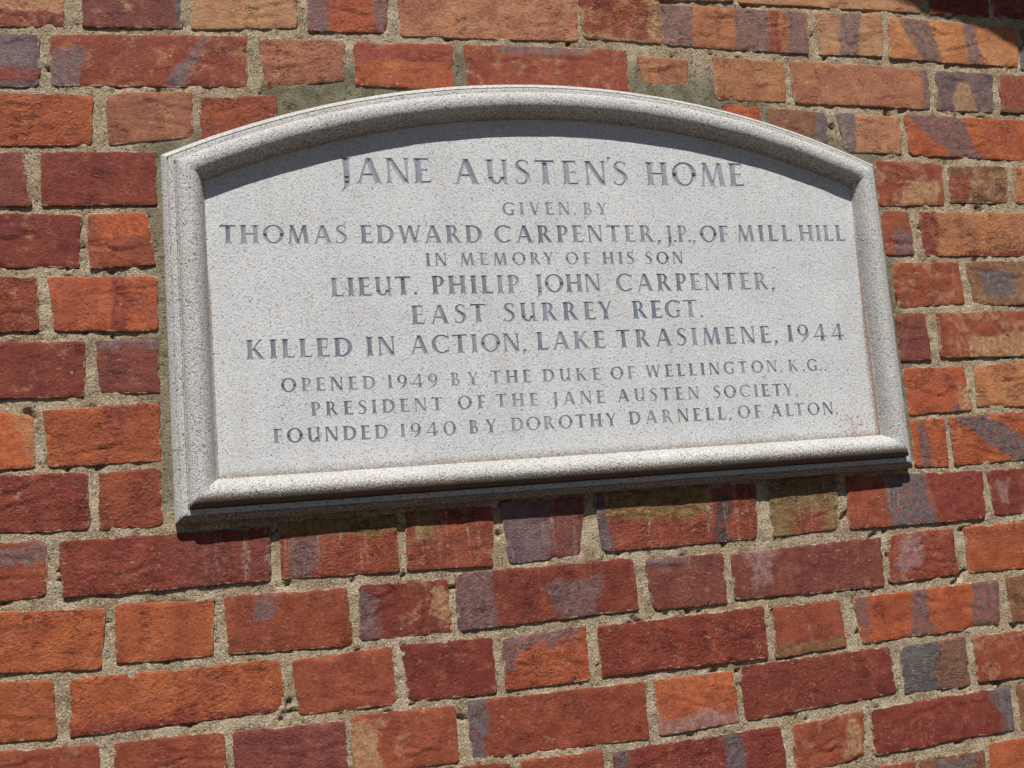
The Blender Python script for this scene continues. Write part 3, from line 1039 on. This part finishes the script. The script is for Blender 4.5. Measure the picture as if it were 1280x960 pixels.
def union_glyph(polys):
    """triangulate the union of the strokes with inner points; returns verts, tris, depth, outline loops"""
    V, F = [], []
    for p in polys:
        if area2(p) < 0:
            p = p[::-1]
        i0 = len(V)
        V += [Vector((x, y)) for x, y in p]
        F.append(list(range(i0, i0 + len(p))))
    nv = len(V)
    xs = [v.x for v in V]
    ys = [v.y for v in V]
    g = 0.036
    k = 0
    y = min(ys)
    while y < max(ys):
        x = min(xs) + (g / 2 if k % 2 else 0)
        while x < max(xs):
            V.append(Vector((x + .0007 * math.sin(x * 91 + y * 37), y + .0007 * math.cos(x * 53 + y * 71))))
            x += g
        y += g * .87
        k += 1
    rv, re, rf, ov, oe, of = delaunay_2d_cdt(V, [], F, 0, 1e-5)
    keep = [f for f, o in zip(rf, of) if len(o) > 0]
    cnt = {}
    for f in keep:
        for a, b in zip(f, f[1:] + f[:1]):
            cnt.setdefault((min(a, b), max(a, b)), []).append((a, b))
    bd = [v[0] for v in cnt.values() if len(v) == 1]
    nxt = {}
    for a, b in bd:
        nxt.setdefault(a, []).append(b)
    loops = []
    while nxt:
        s = next(iter(nxt))
        lp = [s]
        c = s
        while True:
            n2 = nxt[c].pop()
            if not nxt[c]:
                del nxt[c]
            if n2 == s:
                break
            lp.append(n2)
            c = n2
        loops.append(lp)
    P = np.array([(v.x, v.y) for v in rv])
    A = P[[a for a, b in bd]]
    B = P[[b for a, b in bd]]
    AB = B - A
    L2 = np.maximum((AB ** 2).sum(1), 1e-12)
    t = np.clip(((P[:, None] - A[None]) * AB[None]).sum(2) / L2[None], 0, 1)
    D = np.sqrt(((P[:, None] - (A[None] + t[..., None] * AB[None])) ** 2).sum(2)).min(1)
    bv = set(a for a, b in bd)
    for i in bv:
        D[i] = 0
    used = sorted(set(i for f in keep for i in f))
    mp = {i: j for j, i in enumerate(used)}
    keep2 = [[mp[i] for i in f] for f in keep]
    return P[used], keep2, D[used], [[mp[i] for i in lp] for lp in loops]


glyphs = {}
for ch, (w, polys) in GL.items():
    P, F, D, loops = union_glyph(polys)
    me = mesh_from('letter', [(p[0], min(d, .095) * 0.62, p[1]) for p, d in zip(P, D)], F, M_LETTER, False)
    glyphs[ch] = (w, P, loops, me, P[:, 0].min(), P[:, 0].max())

CAP = {1: 33.6, 2: 17.2, 3: 23.3, 4: 16.6, 5: 24.0, 6: 24.2, 7: 23.6, 8: 16.6, 9: 16.8, 10: 17.3}
WORDS = """
1|JANE|148.8|-270.8|262.9|-270.0
1|AUSTEN'S|291.0|-270.4|527.5|-271.2
1|HOME|553.2|-271.4|698.1|-271.6
2|GIVEN.|351.7|-311.3|450.2|-310.7
2|BY|460.7|-311.2|493.9|-311.0
3|THOMAS|2.8|-345.8|152.8|-346.7
3|EDWARD|168.3|-346.6|322.3|-347.5
3|CARPENTER,|338.4|-347.5|565.8|-348.3
3|J.P.,|574.3|-348.7|616.1|-348.8
3|OF|623.1|-349.2|665.1|-349.2
3|MILL|678.1|-348.5|760.9|-348.9
3|HILL|771.8|-348.9|844.5|-349.3
4|IN|247.5|-376.3|274.7|-376.2
4|MEMORY|291.4|-376.3|414.4|-376.8
4|OF|430.5|-377.1|464.9|-377.2
4|HIS|480.8|-377.4|525.1|-377.6
4|SON|540.5|-377.8|595.0|-378.1
5|LIEUT.|128.7|-412.9|234.5|-412.3
5|PHILIP|252.5|-412.4|366.2|-413.4
5|JOHN|386.6|-413.1|475.3|-413.8
5|CARPENTER,|496.5|-414.1|725.8|-415.9
6|EAST|224.6|-449.6|319.3|-449.5
6|SURREY|342.0|-449.5|488.3|-450.4
6|REGT.|515.0|-450.5|615.4|-451.6
7|KILLED|26.3|-485.3|150.5|-486.3
7|IN|166.8|-486.3|202.9|-486.7
7|ACTION,|219.9|-486.3|368.1|-488.0
7|LAKE|381.7|-487.2|474.2|-488.0
7|TRASIMENE,|489.4|-487.7|721.1|-489.2
7|1944|736.5|-488.5|822.6|-489.3
8|OPENED|64.5|-525.7|175.6|-527.3
8|1949|190.4|-527.1|251.6|-527.7
8|BY|268.0|-527.4|303.0|-527.6
8|THE|318.6|-527.1|371.4|-527.7
8|DUKE|386.0|-527.9|463.8|-528.9
8|OF|477.0|-528.7|510.6|-528.8
8|WELLINGTON,|525.1|-528.4|722.9|-528.8
8|K.|732.0|-529.2|756.7|-529.4
8|G..|760.3|-529.6|789.7|-529.9
9|PRESIDENT|97.2|-555.7|256.0|-557.2
9|OF|274.6|-556.9|309.5|-557.2
9|THE|323.0|-557.0|377.8|-557.6
9|JANE|396.7|-557.9|466.4|-558.6
9|AUSTEN|483.0|-558.3|597.4|-559.8
9|SOCIETY,|617.9|-559.9|742.1|-561.9
10|FOUNDED|52.5|-585.5|187.0|-587.4
10|1940|201.8|-587.4|270.0|-587.9
10|BY|286.1|-587.8|321.5|-587.9
10|DOROTHY|339.5|-587.8|479.2|-588.4
10|DARNELL,|496.0|-588.0|640.5|-588.7
10|OF|649.9|-588.5|684.5|-589.0
10|ALTON.|697.4|-589.0|799.2|-590.2
"""
PANEL_H = 9.0        # panel face stands this far off the wall
placed = []          # line, char, x, z, xscale, H, skew slope
for ln in WORDS.strip().splitlines():
    n, w, xa, za, xb, zb = ln.split('|')
    n, xa, za, xb, zb = int(n), float(xa), float(za), float(xb), float(zb)
    H = CAP[n]
    gl = [glyphs[c] for c in w]
    ink = [(g[5] - g[4]) for g in gl]
    gw = []
    for a, b in zip(w, w[1:]):
        k = 1.0
        if b in ".,": k = 0.7
        if a == "." and b in ".,": k = 1.0
        if b == "'" : k = 0.1
        if a == "'" : k = 0.2
        if a + b in ('AT', 'TA', 'LT', 'AV', 'AW', 'WA', 'TY', 'RY', 'EY', 'LY', 'PA'): k = 0.45
        if a + b in ('ON', 'NO', 'OR', 'CO', 'DO', 'OT', 'ST'): k = 0.85
        gw.append(k)
    tot = (xb - xa) / H
    gap = 0.10
    sc = (tot - gap * sum(gw)) / sum(ink)
    sc = min(max(sc, 0.90), 1.22)
    gap = (tot - sc * sum(ink)) / sum(gw) if gw else 0
    if not gw:
        sc = tot / sum(ink)
    x = 0.0
    for i, (c, g) in enumerate(zip(w, gl)):
        px = xa + (x - g[4] * sc) * H
        f = (px - xa) / max(xb - xa, 1)
        placed.append((n, c, px, za + (zb - za) * f, sc * H, H))
        x += ink[i] * sc + (gw[i] * gap if i < len(gw) else 0)

# ------------------------------------------------------------------ the plaque
plaque = bpy.data.objects.new('memorial_plaque', None)
COL.objects.link(plaque)
plaque.location = (0.4215, 0, Z0 - 0.670)
plaque['label'] = 'arched pale stone memorial plaque with moulded border and grey carved capitals'
plaque['category'] = 'plaque'
OX, OZ = 421.5, -670.0


def loc(x, h, z):
    return ((x - OX) * MM, -h * MM, (z - OZ) * MM)


PROFILE = [(0, -8), (0, 3), (0, 9.5), (1.0, 11.2), (3.0, 14.0), (6.2, 17.2), (7.2, 17.9), (7.5, 15.6), (8.4, 15.8), (8.9, 19.0), (9.6, 19.4),
           (12, 19.4), (15.0, 19.3), (15.6, 17.0), (16.6, 17.0), (16.8, 23), (17.6, 26.4), (19.4, 29.2), (22.0, 31.4),
           (25.5, 32.8), (29.5, 33.5), (33.5, 33.1), (37.0, 31.6), (40.2, 28.8), (42.8, 24.8), (44.8, 19.8), (46.0, 14.4), (46.8, 10.8), (48.0, 9.0)]
NP = len(PROFILE)


def build_frame():
    V, dirt_shade = [], []
    rings = [plaque_ring(u) for u, h in PROFILE]
    n = len(rings[0])
    for j, (u, h) in enumerate(PROFILE):
        for i, (x, z) in enumerate(rings[j]):
            wob = 0.0 if j in (0, NP - 1) else 0.45 * float(vnoise(x, z, 31, 3)) + 0.25 * float(vnoise(x, z, 9, 4))
            V.append(loc(x, h + wob, z))
            bot = i <= 130
            top = 190 <= i <= 330
            d = 0.0
            if top and u > 31: d = 0.15 + 0.42 * min(1, (u - 31) / 12)       # dirt and painted shade under the arch roll
            if top and 9 < u < 18: d = 0.36
            if top and u >= 18 and u <= 31: d = 0.15
            if bot and 15.4 < u < 36: d = 1.15 - max(0, u - 19) * 0.055  # bottom roll: dirt, with shade painted in towards its underside
            if bot and u >= 36: d = 0.16
            if bot and u <= 15.5: d = 0.30 + 0.35 * (u < 8)  # bottom chamfer and fillet: dirt plus their brown shade, painted in
            if (not top) and (not bot) and u > 45.5: d = 0.40
            if (not top) and (not bot) and 15 < u < 17: d = 0.42
            dirt_shade.append(d)
    F = []
    for j in range(NP - 1):
        for i in range(n):
            k = (i + 1) % n
            F.append((j * n + i, j * n + k, (j + 1) * n + k, (j + 1) * n + i))
    # smooth round the roll, crisp at the mitres
    m = mesh_from('moulding', V, F, M_FRAME, True)
    attr_f(m, 'dirt_shade', dirt_shade)
    m.set_sharp_from_angle(angle=math.radians(38))
    return m


frame = link('moulding', build_frame(), plaque)


def build_panel():
    outer = plaque_ring(48.0)
    V = [Vector(p) for p in outer]
    F = [list(range(len(outer)))]
    for n, c, px, pz, sx, H in placed:
        w, P, loops, me, a, b = glyphs[c]
        for lp in loops:
            if area2([P[i] for i in lp]) < 0:
                lp = lp[::-1]
            i0 = len(V)
            V += [Vector((px + P[i][0] * sx, pz + P[i][1] * H)) for i in lp]
            F.append(list(range(i0, i0 + len(lp))))
    rv, re, rf, ov, oe, of = delaunay_2d_cdt(V, [], F, 1, 1e-4)
    keep = [f for f, o in zip(rf, of) if 0 in o and (len(set(o)) - 1) % 2 == 0]
    m = mesh_from('panel', [loc(v.x, PANEL_H, v.y) for v in rv], keep, M_PANEL, False)
    print('PANEL', len(rv), len(keep), 'loops', len(F))
    return m


panel = link('panel', build_panel(), plaque)

LINE_TEXT = {}
for n, c, px, pz, sx, H in placed:
    if n not in LINE_TEXT:
        o = bpy.data.objects.new('inscription_line', None)
        COL.objects.link(o)
        o.parent = plaque
        LINE_TEXT[n] = (o, px, pz)
        o.location = loc(px, PANEL_H, pz)
    o, ox, oz = LINE_TEXT[n]
    g = glyphs[c]
    l = bpy.data.objects.new({'.': 'full_stop', ',': 'comma', "'": 'apostrophe'}.get(c, 'numeral' if c in '0149' else 'letter'), g[3])
    COL.objects.link(l)
    l.parent = o
    l.location = ((px - ox) * MM, 0, (pz - oz) * MM)
    l.scale = (sx * MM, H * MM, H * MM)

# ------------------------------------------------------------------ tiled porch roof above, whose verge throws the shadow at the top right
hood = bpy.data.objects.new('porch_roof', None)
COL.objects.link(hood)
hood.location = (1.0, 0, Z0 + 0.4)
hood['label'] = 'small tiled porch roof above the plaque, its stepped edge shading the top right corner of the wall'
hood['category'] = 'roof'
D = 430.0
kx, kz = SUN.x / SUN.y * D, -SUN.z / SUN.y * D
# shadow outline on the wall, as measured, taken back along the sunlight to the roof's outer edge
SH = [(640, 128), (720, 104), (722, 92), (800, 84), (802, 74), (880, 62), (882, 50), (950, 44), (952, 34), (1014, 19), (1027, 9), (1082, 5), (1109, -6), (1144, -16),
      (1167, -30), (1192, -41), (1198, -47), (1207, -38), (1216, -22), (1300, -20), (1302, -34), (1390, -44), (1392, -58), (1480, -68), (1600, -90)]
edge_pts = [(x - kx, z + kz - 3) for x, z in SH]


def tile(a, b, k):
    """one roof tile running out from the wall; its outer end has the measured lower outline"""
    th = 16
    V = []
    for d in (0.0, D * .5, D):
        lift = (D - d) * 0.02
        for (x, z) in (a, b):
            V.append(((x - 1000) * MM, -d * MM, (z - 400 + lift) * MM))
        for (x, z) in (b, a):
            V.append(((x - 1000) * MM, -d * MM, (z - 400 + th + lift) * MM))
    F = [(0, 1, 2, 3), (11, 10, 9, 8)]
    for s in (0, 4):
        for i in range(4):
            j = (i + 1) % 4
            F.append((s + i, s + 4 + i, s + 4 + j, s + j))
    link('roof_tile', mesh_from('roof_tile', V, F, M_TILE, False), hood)


for k in range(len(edge_pts) - 1):
    tile(edge_pts[k], edge_pts[k + 1], k)
